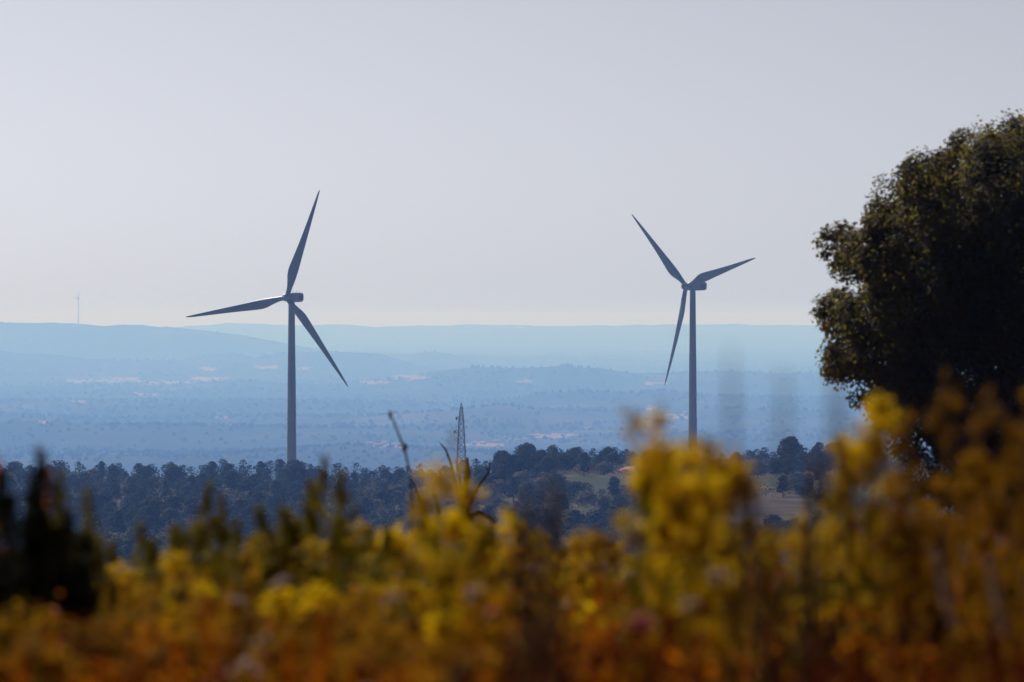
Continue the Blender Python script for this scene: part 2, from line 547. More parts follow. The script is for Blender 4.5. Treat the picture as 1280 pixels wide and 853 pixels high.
r = np.random.default_rng(29)
pos = []
step = 7.4
for yy in np.arange(1270, 2460, step):
    half = 0.5 * 1760 / F * yy
    for xx in np.arange(-half, half, step):
        jx, jy = r.uniform(-3.6, 3.6, 2)
        x, y = xx + jx, yy + jy
        u = 640 + x / y * F
        if any(ua - 6 < u < ub + 6 and da - 25 < y < db for ua, ub, da, db, k in OPEN): continue
        if 735 < u < 845 and 1960 <= y < 2100 and r.random() < 0.75: continue
        if r.random() < 0.16 + 0.5 * (float(vnoise(x / 28, y / 70, 15)) > 0.35): continue
        pos.append((x, y))
pos = np.array(pos)
pz = ground(pos[:, 0], pos[:, 1])
pu = 640 + pos[:, 0] / pos[:, 1] * F
kind = r.integers(0, 7, len(pos))
big = (((pu > 628) & (pu < 735)) | ((pu > 738) & (pu < 782)) | (pu > 985)) & (pos[:, 1] > 1930) & (pos[:, 1] < 2080)
kind = np.where(big & (r.random(len(pos)) < 0.55), r.integers(7, 9, len(pos)), kind)
tower_front = (pu > 352) & (pu < 392) & (pos[:, 1] > 2150) & (pos[:, 1] < 2280)
kind = np.where(tower_front & (pu > 366), 8, kind)
scl = r.uniform(0.6, 1.2, len(pos)) * np.clip(1 + 0.25 * fbm(pos[:, 0] / 40, pos[:, 1] / 60, 71), 0.7, 1.3)
hts = np.array([p[0] for p in PV])[kind] * scl
wds = np.array([p[1] for p in PV])[kind] * scl
# which of them the photograph can show: walk from near to far over a coarse sight buffer
order = np.argsort(pos[:, 1])
buf = np.zeros((430, 880), bool)          # 2 px cells, columns -240..1520, rows 0..860
buf[345:, :] = True                       # rows below 690 lie behind the meadow
vis = np.zeros(len(pos))
for i in order:
    sc = F / pos[i, 1]
    ztop = HOR + (CZ - pz[i] - hts[i]) * sc
    zbot = HOR + (CZ - pz[i] - hts[i] * 0.2) * sc
    a = int((pu[i] - wds[i] * 0.36 * sc + 240) / 2); b = int((pu[i] + wds[i] * 0.36 * sc + 240) / 2) + 1
    y0 = int((ztop + 2) / 2); y1 = int(zbot / 2) + 1
    a = max(a, 0); b = min(b, 880)
    if b <= a or y0 >= 430: continue
    cell = buf[max(y0, 0):y1, a:b]
    vis[i] = (~cell).sum()
    cell[:] = True
inframe = (pu > -10) & (pu < 1060)
rank = np.argsort(-np.where(inframe, vis, 0))
single = [i for i in rank[:300] if vis[i] > 6]
sset = set(single)
rest = [i for i in range(len(pos)) if i not in sset and (vis[i] > 2)]
ORD2 = ORD + ['eleventh', 'twelfth', 'thirteenth', 'fourteenth', 'fifteenth', 'sixteenth', 'seventeenth', 'eighteenth', 'nineteenth', 'twentieth']
TALL = sorted([i for i in single if kind[i] >= 7 and not tower_front[i]], key=lambda i: pu[i])
TPOS = {i: k for k, i in enumerate(TALL)}
for i in single:
    h, w, cm, tm = PV[kind[i]]
    t = bpy.data.objects.new('pine_tree', None); COL.objects.link(t)
    t.location = (pos[i, 0], pos[i, 1], pz[i]); t.rotation_euler = (0, 0, r.uniform(0, 6.28)); t.scale = (scl[i] * 1.06, scl[i] * 1.06, scl[i] * 0.86)
    link('crown', cm, t); link('trunk', tm, t)
    if tower_front[i] and kind[i] == 8:
        tag(t, 'tall rounded pine standing just right of the left turbine tower foot', 'tree', 'pines by the left turbine foot')
    elif kind[i] >= 7:
        tag(t, (ORD2[TPOS[i]] if TPOS[i] < 20 else 'last') + ' from the left of the tall pines crowning the rise right of the mast', 'tree', 'tall pines on the wooded rise')
    elif pu[i] > 600:
        tag(t, 'one of the small dark pines on the slopes right of the lattice mast', 'tree', 'small pines on the wooded rise')
    else:
        tag(t, 'one of the round blue-green pines in the flat wood below the left turbine', 'tree', 'pines of the flat wood')
# the rest of the wood as one mass
FARV = [pine_crown(300 + k, PV[k][0], PV[k][1], 10, 260, M_pine) for k in range(7)]
FQ = []
for mm in FARV:
    a = np.empty(len(mm.vertices) * 3, np.float32); mm.vertices.foreach_get('co', a); FQ.append(a.reshape(-1, 4, 3))
qs = []; ms = []
for i in rest:
    q = FQ[kind[i] % 7] * scl[i] * np.array([1.06, 1.06, 0.86])
    an = r.uniform(0, 6.28); ca, sa = math.cos(an), math.sin(an)
    q = np.stack([q[..., 0] * ca - q[..., 1] * sa + pos[i, 0], q[..., 0] * sa + q[..., 1] * ca + pos[i, 1], q[..., 2] + pz[i]], -1)
    qs.append(q); ms.append(np.full(len(q), 1 if kind[i] in (0, 2, 4) else 0))
o = link('pine_wood', quads_mesh('pine_wood', np.concatenate(qs), [M_pine, M_pine2], np.concatenate(ms)))
tag(o, 'mass of small pines filling the gaps of the hazy wood', 'woods', kind='stuff')
# low scrub between the pines
N = 16000
y = r.uniform(1200, 2450, N); u = r.uniform(-60, 1340, N); x = (u - 640) / F * y
okm = np.ones(N, bool)
for ua, ub, da, db, k in OPEN: okm &= ~((u > ua) & (u < ub) & (y > da - 10) & (y < db))
x, y = x[okm], y[okm]
M_scrubleaf = mat('dry_scrub_leaves', (0.26, 0.20, 0.12), (0.14, 0.115, 0.07), scale=0.2, rough=0.9, spec=0.1, trans=0.1)
cz_ = ground(x, y)
c = np.repeat(np.stack([x, y, cz_], -1), 12, 0)
c = c + r.normal(size=c.shape) * np.array([0.8, 0.8, 0.45]) + np.array([0, 0, 0.8])
o = link('scrub', quads_mesh('scrub', leaf_quads(c, r.uniform(0.3, 0.7, len(c)), r, 0.7), M_scrubleaf))
tag(o, 'dry brown scrub growing between the pines', 'scrub', kind='stuff')

# reddish bank of bare earth on the rise
M_red = mat('red_earth', (0.50, 0.24, 0.15), (0.38, 0.17, 0.10), scale=0.8, rough=0.95, bump=0.5)
bx, by = at(800, 580, 2040).x, 2040.0
bz = gz(bx, by)
V = []; Fc = []
NX, NY = 26, 10
for j in range(NY):
    for i in range(NX):
        s = i / (NX - 1) * 2 - 1; t = j / (NY - 1) * 2 - 1
        hgt = max(0.0, (1 - abs(s) ** 2.4)) * max(0.0, 1 - t * t) * (2.3 - 0.7 * s) + 0.18 * float(vnoise(i * 0.7, j * 0.9, 5))
        V.append((s * 8.0, t * 5.0, hgt - 0.5))
for j in range(NY - 1):
    for i in range(NX - 1):
        a = j * NX + i
        Fc.append((a, a + 1, a + NX + 1, a + NX))
o = link('earth_bank', py_mesh('earth_bank', V, Fc, M_red, True), loc=(bx, by, bz + 0.25))
tag(o, kind='structure')

# ------------------------------------------------------------------ wind turbines
M_white = mat('turbine_paint', (0.36, 0.37, 0.38), (0.32, 0.33, 0.34), scale=0.4, rough=0.45, spec=0.4)
M_grey = mat('vent_grille', (0.16, 0.17, 0.18), (0.10, 0.11, 0.12), scale=2.0, rough=0.6)
M_blade = mat('blade_gelcoat', (0.28, 0.29, 0.30), (0.25, 0.26, 0.27), scale=0.3, rough=0.4, spec=0.4)


def airfoil(n=14):
    top = []; bot = []
    for i in range(n):
        t = 0.5 * (1 - math.cos(math.pi * i / (n - 1)))
        y = 5 * 0.5 * (0.2969 * math.sqrt(t) - 0.126 * t - 0.3516 * t ** 2 + 0.2843 * t ** 3 - 0.1036 * t ** 4) * 2
        top.append((t, y)); bot.append((t, -y * 0.7))
    return top + bot[-2:0:-1]


def blade_mesh(L):
    st = [(0.0, 1.9, 1.0, 14), (0.03, 1.9, 1.0, 14), (0.07, 2.1, .85, 14), (0.12, 2.9, .55, 13), (0.17, 3.7, .38, 12), (0.22, 4.05, .30, 10.5), (0.28, 3.85, .26, 9), (0.36, 3.4, .23, 7), (0.46, 2.85, .21, 5), (0.58, 2.3, .19, 3),
          (0.7, 1.8, .18, 1.5), (0.8, 1.4, .17, .6), (0.89, 1.02, .16, 0), (0.95, .72, .16, 0), (0.985, .42, .16, 0), (1.0, .08, .16, 0)]
    af = airfoil(); n = len(af)
    V = []; Fc = []
    for (s, ch, th, tw) in st:
        z = 1.0 + s * (L - 1.0)
        pb = -1.6 * s ** 2            # slight pre-bend up-wind
        k = min(1, max(0, (s - 0.03) / 0.16))
        for i, (t, y) in enumerate(af):
            an = 2 * math.pi * i / n
            cx, cy = 0.5 * math.cos(an), 0.5 * math.sin(an)        # round root
            ax = 0.5 - t * 1.0                                      # leading edge at +x
            ax = (0.30 - t)                                         # quarter-chord pivot
            x = (1 - k) * cx * ch + k * ax * ch
            yy = (1 - k) * cy * ch + k * y * th * ch
            a = R(tw + 4)
            V.append((x * math.cos(a) - yy * math.sin(a), x * math.sin(a) + yy * math.cos(a) + pb, z))
    m_ = len(st)
    for j in range(m_ - 1):
        for i in range(n):
            i2 = (i + 1) % n
            Fc.append((j * n + i, j * n + i2, (j + 1) * n + i2, (j + 1) * n + i))
    Fc.append(tuple((m_ - 1) * n + i for i in range(n)))
    return py_mesh('blade', V, Fc, M_blade, True)


def lathe(prof, sides=32, axis='z'):
    V = []; Fc = []
    for (rr, z) in prof:
        for k in range(sides):
            a = 2 * math.pi * k / sides
            if axis == 'z': V.append((rr * math.cos(a), rr * math.sin(a), z))
            else: V.append((rr * math.cos(a), z, rr * math.sin(a)))
    for j in range(len(prof) - 1):
        for k in range(sides):
            k2 = (k + 1) % sides
            q = (j * sides + k, j * sides + k2, (j + 1) * sides + k2, (j + 1) * sides + k)
            Fc.append(q if axis == 'z' else q[::-1])
    Fc.append(tuple(reversed(range(sides)))); Fc.append(tuple((len(prof) - 1) * sides + k for k in range(sides)))
    return V, Fc


def rounded_section_loft(sections, n=20, p=5.0):
    """sections: (y, half width, half height, z centre) super-ellipse loft along y"""
    V = []; Fc = []
    for (y, a, b, zc) in sections:
        for k in range(n):
            t = 2 * math.pi * k / n
            c, s = math.cos(t), math.sin(t)
            V.append((a * math.copysign(abs(c) ** (2 / p), c), y, zc + b * math.copysign(abs(s) ** (2 / p), s)))
    for j in range(len(sections) - 1):
        for k in range(n):
            k2 = (k + 1) % n
            Fc.append((j * n + k, (j + 1) * n + k, (j + 1) * n + k2, j * n + k2))
    Fc.append(tuple(range(n))); Fc.append(tuple(reversed([(len(sections) - 1) * n + k for k in range(n)])))
    return V, Fc


def turbine(px, py, d, yaw, angles, L, label, rt=1.25, rb=2.05, bscale=1.0):
    """px, py: photograph position of the hub; yaw: turn of the rotor axis; angles: of the three blades"""
    w = R(yaw)
    hub = at(px, py, d)
    over = 4.2
    tx, ty = hub.x + over * math.sin(w), hub.y + over * math.cos(w)
    base = gz(tx, ty)
    Hh = hub.z - base
    t = bpy.data.objects.new('wind_turbine', None); COL.objects.link(t)
    t.location = (tx, ty, base); t.rotation_euler = (0, 0, -w)
    top = Hh - 1.9
    prof = [(rb * 1.35, -1.0), (rb * 1.35, 0.35), (rb, 0.36)]
    for k in range(1, 4):
        z = top * k / 3; rr = rb + (rt - rb) * k / 3
        prof += [(rr + 0.06, z - 0.22), (rr + 0.06, z - 0.02), (rr, z)] if k < 3 else [(rr, z)]
    v, f = lathe(prof, 36)
    tower = link('tower', py_mesh('tower', v, f, M_white, False), t)
    dv, df = box((0, -rb - 0.02, 2.4), (0.9, 0.25, 2.1))
    link('door', py_mesh('door', dv, df, M_grey), tower)
    v, f = rounded_section_loft([(-2.6, 1.2, 1.25, Hh), (-2.3, 1.6, 1.7, Hh), (-0.5, 1.75, 1.9, Hh), (4.5, 1.75, 1.9, Hh + .05), (6.6, 1.7, 1.8, Hh + .1), (7.3, 1.5, 1.55, Hh + .15)])
    nac = link('nacelle', py_mesh('nacelle', v, f, M_white, True), t)
    v, f = box((0, 7.3, Hh + .15), (2.2, 0.12, 2.0)); link('rear_vent', py_mesh('rear_vent', v, f, M_grey), nac)
    for sx in (-1, 1):
        v, f = box((sx * 1.76, 4.6, Hh + .05), (0.08, 2.6, 2.2)); link('side_grille', py_mesh('side_grille', v, f, M_grey), nac)
    for k, yy in enumerate((1.8, 4.0, 6.2)):
        v, f = tube([(0.4 * (k - 1), yy, Hh + 1.7), (0.4 * (k - 1), yy, Hh + 2.9)], [.07, .05], 5)
        link('sensor_mast', py_mesh('sensor_mast', v, f, M_grey), nac)
    v, f = lathe([(0.05, -6.6), (.7, -6.45), (1.2, -6.0), (1.55, -5.2), (1.65, -4.2), (1.6, -3.2), (1.45, -2.65)], 28, 'y')
    v = [(a, b, c + Hh) for a, b, c in v]
    link('hub', py_mesh('hub', v, f, M_white, True), t)
    bm = blade_mesh(L)
    for an in angles:
        b = link('blade', bm, t, loc=(0, -over, Hh), rot=(0, R(90 - an), 0))
    tag(t, label, 'wind turbine', 'wind turbines')
    return t


turbine(358.3, 372, 2880, 26, (69.8, 189.8, 308.5), 45.0, 'nearer three-blade wind turbine left of the lattice mast, rising from the pine wood')
turbine(857.5, 358, 3168, 45, (134.6, 15.6, 255.2), 44.5, 'three-blade wind turbine right of the lattice mast, turned sideways, behind yellow flowers')
turbine(97, 372.5, 25000 * 1.52, 62, (58, 178, 298), 56.0, 'tiny faint wind turbine on the far hazy skyline', rt=1.5, rb=2.3)

# ------------------------------------------------------------------ lattice mast
M_steel = mat('galvanised_steel', (0.10, 0.105, 0.11), (0.07, 0.075, 0.08), scale=1.0, rough=0.55)
pb = at(577, 600, 2400)
pbz = gz(pb.x, pb.y)
ptop = at(576, 504, 2400).z - pbz
mast = bpy.data.objects.new('lattice_mast', None); COL.objects.link(mast)
mast.location = (pb.x - 0.1, pb.y, pbz); mast.rotation_euler = (0, 0, R(7))


def hw(z): return np.interp(z, [0, ptop * 0.78, ptop * 0.93, ptop], [1.75, 0.75, 0.40, 0.08])


LV = np.concatenate([np.linspace(0, ptop * 0.78, 10), np.linspace(ptop * 0.78, ptop * 0.95, 5)[1:]])
for sx, sy in ((-1, -1), (1, -1), (1, 1), (-1, 1)):
    zs = list(LV) + [ptop]
    v, f = tube([(sx * hw(z), sy * hw(z), z - (0.6 if z == 0 else 0)) for z in zs], [.10] * (len(zs) - 1) + [.09], 4)
    link('leg', py_mesh('leg', v, f, M_steel), mast)
for k in range(len(LV) - 1):
    z0, z1 = LV[k], LV[k + 1]; a, b = hw(z0), hw(z1)
    parts = []
    for (p, q) in (((-1, -1), (1, -1)), ((1, -1), (1, 1)), ((1, 1), (-1, 1)), ((-1, 1), (-1, -1))):
        parts.append(tube([(p[0] * a, p[1] * a, z0), (q[0] * b, q[1] * b, z1)], [.06, .06], 4))
        parts.append(tube([(q[0] * a, q[1] * a, z0), (p[0] * b, p[1] * b, z1)], [.06, .06], 4))
        parts.append(tube([(p[0] * b, p[1] * b, z1), (q[0] * b, q[1] * b, z1)], [.06, .06], 4))
    v, f = join(parts)
    link('brace_panel', py_mesh('brace_panel', v, f, M_steel), mast)
for zz, L in ((ptop * 0.83, 1.0), (ptop * 0.66, 1.3)):
    v, f = join([tube([(-hw(zz), 0, zz), (-hw(zz) - L, -0.2, zz - 0.1)], [.10, .07], 4), tube([(-hw(zz), 0, zz - 1.2), (-hw(zz) - L, -0.2, zz - 0.1)], [.08, .07], 4), lathe([(.1, zz - 1.1), (.28, zz - 1.0), (.28, zz - .2), (.1, zz - .1)], 8)])
    # the drum sits at the arm's end
    nn = len(v) - 32
    v = [tuple(p) if i < nn else (p[0] - hw(zz) - L, p[1] - 0.2, p[2]) for i, p in enumerate(v)]
    link('bracket_arm', py_mesh('bracket_arm', v, f, M_steel), mast)
tag(mast, 'slender grey lattice mast rising between the two wind turbines', 'mast')

# ------------------------------------------------------------------ the holm oak at the right edge
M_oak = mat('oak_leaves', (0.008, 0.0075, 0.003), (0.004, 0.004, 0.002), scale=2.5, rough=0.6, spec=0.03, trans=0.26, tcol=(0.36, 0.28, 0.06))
M_oakbark = mat('oak_bark', (0.09, 0.07, 0.055), (0.045, 0.035, 0.03), scale=6.0, rough=0.95, bump=0.6)
DO = 110.0
LOBES = [(1070, 320, 36), (1052, 392, 36), (1060, 455, 36), (1098, 285, 24), (1128, 258, 44), (1162, 224, 42), (1212, 208, 45), (1256, 190, 46), (1300, 188, 52),
         (1112, 345, 52), (1105, 420, 55), (1110, 490, 46), (1170, 300, 66), (1165, 390, 66), (1165, 480, 66), (1232, 270, 74), (1215, 360, 64), (1228, 450, 74), (1200, 535, 52),
         (1300, 290, 84), (1300, 400, 84), (1290, 500, 74), (1360, 220, 78), (1375, 340, 90), (1370, 460, 90), (1440, 280, 80), (1450, 400, 85), (1510, 350, 62), (1430, 500, 70), (1500, 450, 60), (1340, 560, 60), (1150, 545, 46), (1260, 560, 60), (1200, 590, 50), (1270, 620, 55), (1340, 620, 55), (1160, 600, 40), (1420, 580, 60), (1225, 640, 45)]
r = np.random.default_rng(41)
cs = []; rs = []
ccx, ccz = at(1290, 365, DO).x, at(1290, 365, DO).z
for (px, py, rp) in LOBES:
    p = at(px, py, DO); rad = rp / F * DO
    e = max(0.0, 1 - (((p.x - ccx) / 3.3) ** 2 + ((p.z - ccz) / 2.7) ** 2)) ** 0.5
    dep = e * 2.3
    cs.append((p.x, p.y, p.z)); rs.append(rad)
    if e > 0.35:
        for sgn in (-1, 1):
            cs.append((p.x + r.uniform(-.25, .25), p.y + sgn * dep * 0.8, p.z + r.uniform(-.25, .25))); rs.append(rad * 0.95)
cs = np.array(cs); rs = np.array(rs)
NL = 290000
pw = rs ** 1.55; pw = pw / pw.sum()
idx = r.choice(len(cs), NL, p=pw)
dr = unit(r.normal(size=(NL, 3)))
# leaves sit in sprays: bunch the directions around random sprays of each lobe
sp = unit(np.random.default_rng(9).normal(size=(len(cs), 20, 3)))
spl = np.random.default_rng(10).uniform(0.80, 1.14, size=(len(cs), 20))
sk_ = r.integers(0, 20, NL)
pick = sp[idx, sk_]
spread = r.uniform(0.10, 0.36, (NL, 1))
inner = r.random(NL) < 0.42
dr = np.where(inner[:, None], dr, unit(pick + dr * spread))
rad = rs[idx] * np.where(inner, 0.88 * r.random(NL) ** 0.4, (0.62 + 0.42 * r.random(NL)) * spl[idx, sk_]) + r.normal(size=NL) * 0.02
p = cs[idx] + dr * rad[:, None]
tipmask = r.random(NL) < 0.006
p[tipmask] += dr[tipmask] * r.uniform(0.02, 0.16, (tipmask.sum(), 1))
keep = p[:, 2] > at(1290, 668, DO).z
p, dr = p[keep], dr[keep]
nrm = dr * 0.6 + np.array([0, 0, 0.5])
oak_q = leaf_quads(p, r.uniform(0.045, 0.085, len(p)), r, 0.75, nrm, 0.6)
ox = at(1300, 600, DO).x; og = gz(ox, DO)
oak = bpy.data.objects.new('oak_tree', None); COL.objects.link(oak)
oak.location = (ox, DO, og)
oak_q = oak_q - np.array([ox, DO, og])
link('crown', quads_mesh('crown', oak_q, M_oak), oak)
v, f = tube([(0, 0, -0.3), (0.02, 0, 0.05), (0.06, 0.05, 0.7), (0.0, 0.0, 2.6), (0.05, 0, 3.8), (0.1, 0.1, 5.4), (0.1, 0, 6.8)], [.36, .36, .30, .27, .22, .14, .05], 12)
link('trunk', py_mesh('trunk', v, f, M_oakbark, True), oak)
for k in range(0, len(cs)):
    if k % 2: continue
    e = Vector(cs[k]) - Vector((ox, DO, og))
    s0 = Vector((0.03, 0.0, 2.9 + 1.6 * rnd.random()))
    mdl = s0.lerp(e, 0.5) + Vector((rnd.uniform(-.2, .2), rnd.uniform(-.2, .2), -0.15))
    v, f = tube([s0, mdl, e], [.085, .05, .015], 6)
    link('limb', py_mesh('limb', v, f, M_oakbark, True), oak)
tag(oak, 'big dark holm oak with dense glossy crown at the right edge', 'tree')

# ------------------------------------------------------------------ foreground plants
M_yel = mat('yellow_petals', (0.80, 0.53, 0.003), (0.58, 0.36, 0.002), scale=30, rough=0.7, spec=0.03, trans=0.60)
M_gold = mat('faded_gold_petals', (0.40, 0.20, 0.002), (0.26, 0.11, 0.002), scale=30, rough=0.7, spec=0.03, trans=0.55)
M_olive = mat('olive_leaves', (0.17, 0.135, 0.004), (0.085, 0.07, 0.003), scale=25, rough=0.6, spec=0.03, trans=0.55)
M_green = mat('green_leaves', (0.20, 0.145, 0.005), (0.09, 0.07, 0.004), scale=25, rough=0.6, spec=0.03, trans=0.45)
M_rust = mat('rust_seeds', (0.58, 0.17, 0.002), (0.32, 0.08, 0.002), scale=30, rough=0.85, spec=0.03, trans=0.50)
M_dred = mat('dark_red_stems', (0.16, 0.022, 0.002), (0.06, 0.009, 0.002), scale=20, rough=0.85, spec=0.03, trans=0.30)
M_brown = mat('dry_brown_leaves', (0.32, 0.14, 0.003), (0.16, 0.065, 0.002), scale=25, rough=0.85, spec=0.03, trans=0.50)
M_straw = mat('straw', (0.42, 0.27, 0.13), (0.32, 0.19, 0.08), scale=20, rough=0.8, spec=0.03, trans=0.3)
M_pale = mat('bleached_heads', (0.62, 0.47, 0.38), (0.50, 0.36, 0.28), scale=20, rough=0.85, spec=0.03, trans=0.3)
M_pink = mat('pink_petals', (0.60, 0.20, 0.22), (0.50, 0.15, 0.16), scale=20, rough=0.8, spec=0.03, trans=0.35)
M_dark = mat('dark_shrub_leaves', (0.026, 0.024, 0.004), (0.010, 0.010, 0.003), scale=20, rough=0.8, spec=0.03, trans=0.15)
M_stemg = mat('green_stems', (0.10, 0.085, 0.02), (0.06, 0.05, 0.012), scale=20, rough=0.8, spec=0.03)
M_dead = mat('dead_wood', (0.060, 0.035, 0.022), (0.03, 0.018, 0.012), scale=12, rough=0.95, bump=0.4)


def stem_parts(p0, p1, rad, r, bend=0.06, n=4, sides=4):
    a = np.array(p0, float); b = np.array(p1, float)
    pts = []
    off = r.normal(size=3) * bend * np.linalg.norm(b - a); off[2] *= 0.3
    for k in range(n + 1):
        t = k / n
        pts.append(Vector(a + (b - a) * t + off * math.sin(math.pi * t)))
    rr = [rad * (1 - 0.65 * k / n) for k in range(n + 1)]
    return tube(pts, rr, sides), pts


def flower_head_mesh(seed, rad, nq, m, flat=0.6, size=0.012):
    """a cluster of small florets"""
    r = np.random.default_rng(seed)
    nf = max(6, nq // 6)
    fc = unit(r.normal(size=(nf, 3))) * (r.random((nf, 1)) ** 0.7) * rad * np.array([1, 1, flat])
    c = np.repeat(fc, 6, 0)
    an = np.tile(np.arange(6) * math.pi / 3, nf) + np.repeat(r.uniform(0, 1, nf), 6)
    off = np.stack([np.cos(an), np.sin(an), np.full(len(an), 0.15)], -1) * size * 0.55
    q = leaf_quads(c + off, np.full(len(c), size * 1.15), r, 0.65, np.array([[0, 0, 1.0]]), 0.5, axis=off / (size * 0.55))
    return quads_mesh('flower_head', q, m)


HEADS = {'yel': [flower_head_mesh(500 + k, [0.045, 0.053, 0.060, 0.050][k], 260, M_yel, 0.85) for k in range(4)],
         'gold': [flower_head_mesh(520 + k, [0.038, 0.044, 0.050, 0.040][k], 200, M_gold, 0.85) for k in range(4)],
         'pale': [flower_head_mesh(540 + k, [0.020, 0.026, 0.03, 0.022][k], 210, M_pale, 0.8, 0.010) for k in range(4)],
         'pink': [flower_head_mesh(560 + k, [0.020, 0.024, 0.022, 0.018][k], 210, M_pink, 0.8, 0.010) for k in range(4)]}


def plant_variant(seed, h, spread, nb, m_leaf, m_stem, leaf=0.05, nleaf=150, low=0.12):
    """branched herb: stem mesh, foliage mesh and the tips where its flower heads sit"""
    r = np.random.default_rng(seed)
    parts = []; tips = []; lc = []; la = []
    tb, pts = stem_parts((0, 0, -0.05), (r.uniform(-.04, .04), r.uniform(-.04, .04), h * 0.93), 0.0055, r, 0.03, 5, 5)
    parts.append(tb); tips.append(pts[-1])
    main = pts
    for k in range(nb):
        t = 0.30 + 0.62 * (k + r.random()) / nb
        i = min(int(t * 5), 4); fr = t * 5 - i
        p = main[i].lerp(main[i + 1], fr)
        a = k * 2.4 + r.uniform(-.4, .4)
        L = spread * r.uniform(0.55, 1.1) * (1.15 - 0.45 * t)
        top_ = p.z + (h - p.z) * r.uniform(0.35, 1.0)
        e = (p.x + math.cos(a) * L, p.y + math.sin(a) * L, top_)
        tb, ps = stem_parts(p, e, 0.0032, r, 0.10, 3, 3)
        parts.append(tb); tips.append(ps[-1])
        for q in ps[1:]: lc.append(q); la.append((math.cos(a), math.sin(a), 0.6))
    for k in range(14):
        t = low + (0.9 - low) * r.random(); i = min(int(t * 5), 4)
        lc.append(main[i].lerp(main[i + 1], t * 5 - i)); a = r.uniform(0, 6.28); la.append((math.cos(a), math.sin(a), 0.5))
    lc = np.array([tuple(q) for q in lc]); la = np.array(la)
    idx = r.integers(0, len(lc), nleaf)
    ax = unit(la[idx] + r.normal(size=(nleaf, 3)) * 0.5)
    sz = leaf * r.uniform(0.6, 1.3, nleaf)
    c = lc[idx] + r.normal(size=(nleaf, 3)) * 0.012 + ax * sz[:, None] * 0.5
    q = leaf_quads(c, sz, r, 0.30, None, 1.0, axis=ax)
    v, f = join(parts)
    return py_mesh('stem', v, f, m_stem), quads_mesh('foliage', q, m_leaf), tips, h


YEL = [plant_variant(600 + k, 1.0, [.10, .13, .15, .11, .17][k], [9, 11, 13, 10, 14][k], M_olive, M_stemg, 0.045, 320) for k in range(5)]
GOLD = [plant_variant(620 + k, 1.0, [.10, .13, .12][k], [9, 11, 10][k], M_brown, M_stemg, 0.045, 150) for k in range(3)]
DRY = [plant_variant(640 + k, 1.0, [.08, .11, .13][k], [7, 8, 9][k], M_brown, M_dred, 0.04, 110) for k in range(3)]


def seed_spike_variant(seed, h, m_head, m_stem, w=0.018, ns=3, n=170, spread=0.10, part_len=0.45, blunt=False):
    """upright stalks closely set with small seeds: stem mesh + one mesh per spike"""
    r = np.random.default_rng(seed)
    parts = []; spikes = []
    for k in range(ns):
        a = r.uniform(0, 6.28); L = spread * r.uniform(0.2, 1.0)
        hh = h * (1.0 if k == 0 else r.uniform(0.7, 0.97))
        tb, ps = stem_parts((math.cos(a) * 0.02, math.sin(a) * 0.02, -0.05), (math.cos(a) * L, math.sin(a) * L, hh), 0.005, r, 0.04, 5, 4)
        parts.append(tb)
        P = np.array([tuple(q) for q in ps])
        t = 1 - part_len * (np.arange(n) + r.random(n)) / n
        tt = t * (len(P) - 1); i = np.minimum(tt.astype(int), len(P) - 2); fr = (tt - i)[:, None]
        base = P[i] * (1 - fr) + P[i + 1] * fr
        dr = unit(r.normal(size=(n, 3)) * np.array([1, 1, 0.3]))
        ww = w * (0.35 + 0.9 * np.sin(np.pi * np.clip((1 - t) / part_len, 0.02, 1)) ** 0.6)
        if blunt: ww = w * np.clip((1 - t) / part_len * 7, 0.4, 1.0) * (1 + 0.35 * np.sin(t * 23 + k))
        c = base + dr * (ww * r.random(n) ** 0.5)[:, None]
        spikes.append(quads_mesh('seed_spike', leaf_quads(c, r.uniform(.010, .02, n) * (1.9 if blunt else 1.25), r, 0.6, dr, 0.8), m_head))
    v, f = join(parts)
    return py_mesh('stem', v, f, m_stem), spikes, h


RUSTV = [seed_spike_variant(700 + k, 1.0, M_rust, M_dred, [.022, .028, .02][k], [3, 4, 3][k], 340, .12) for k in range(3)]
DREDV = [seed_spike_variant(710 + k, 1.0, M_dred, M_dred, .024, 3, 340, .12) for k in range(2)]
M_tanp = mat('tan_plume', (0.20, 0.12, 0.06), (0.13, 0.075, 0.035), scale=20, rough=0.9, spec=0.03, trans=0.2)
PLUME = [seed_spike_variant(720 + k, 1.0, M_tanp, M_brown, .012, [1, 2][k], 300, .05, 0.28) for k in range(2)]
PALEV = seed_spike_variant(728, 1.0, M_pale, M_brown, .010, 1, 300, .03, 0.16)
SHRUBV = [seed_spike_variant(730 + k, 1.0, M_dark, M_dead, [.055, .065][k], 4, 760, .18, 0.88, True) for k in range(2)]
GREENV = [seed_spike_variant(740 + k, 1.0, M_green, M_stemg, [.034, .040][k], [2, 3][k], 400, .13, 0.85, True) for k in range(2)]


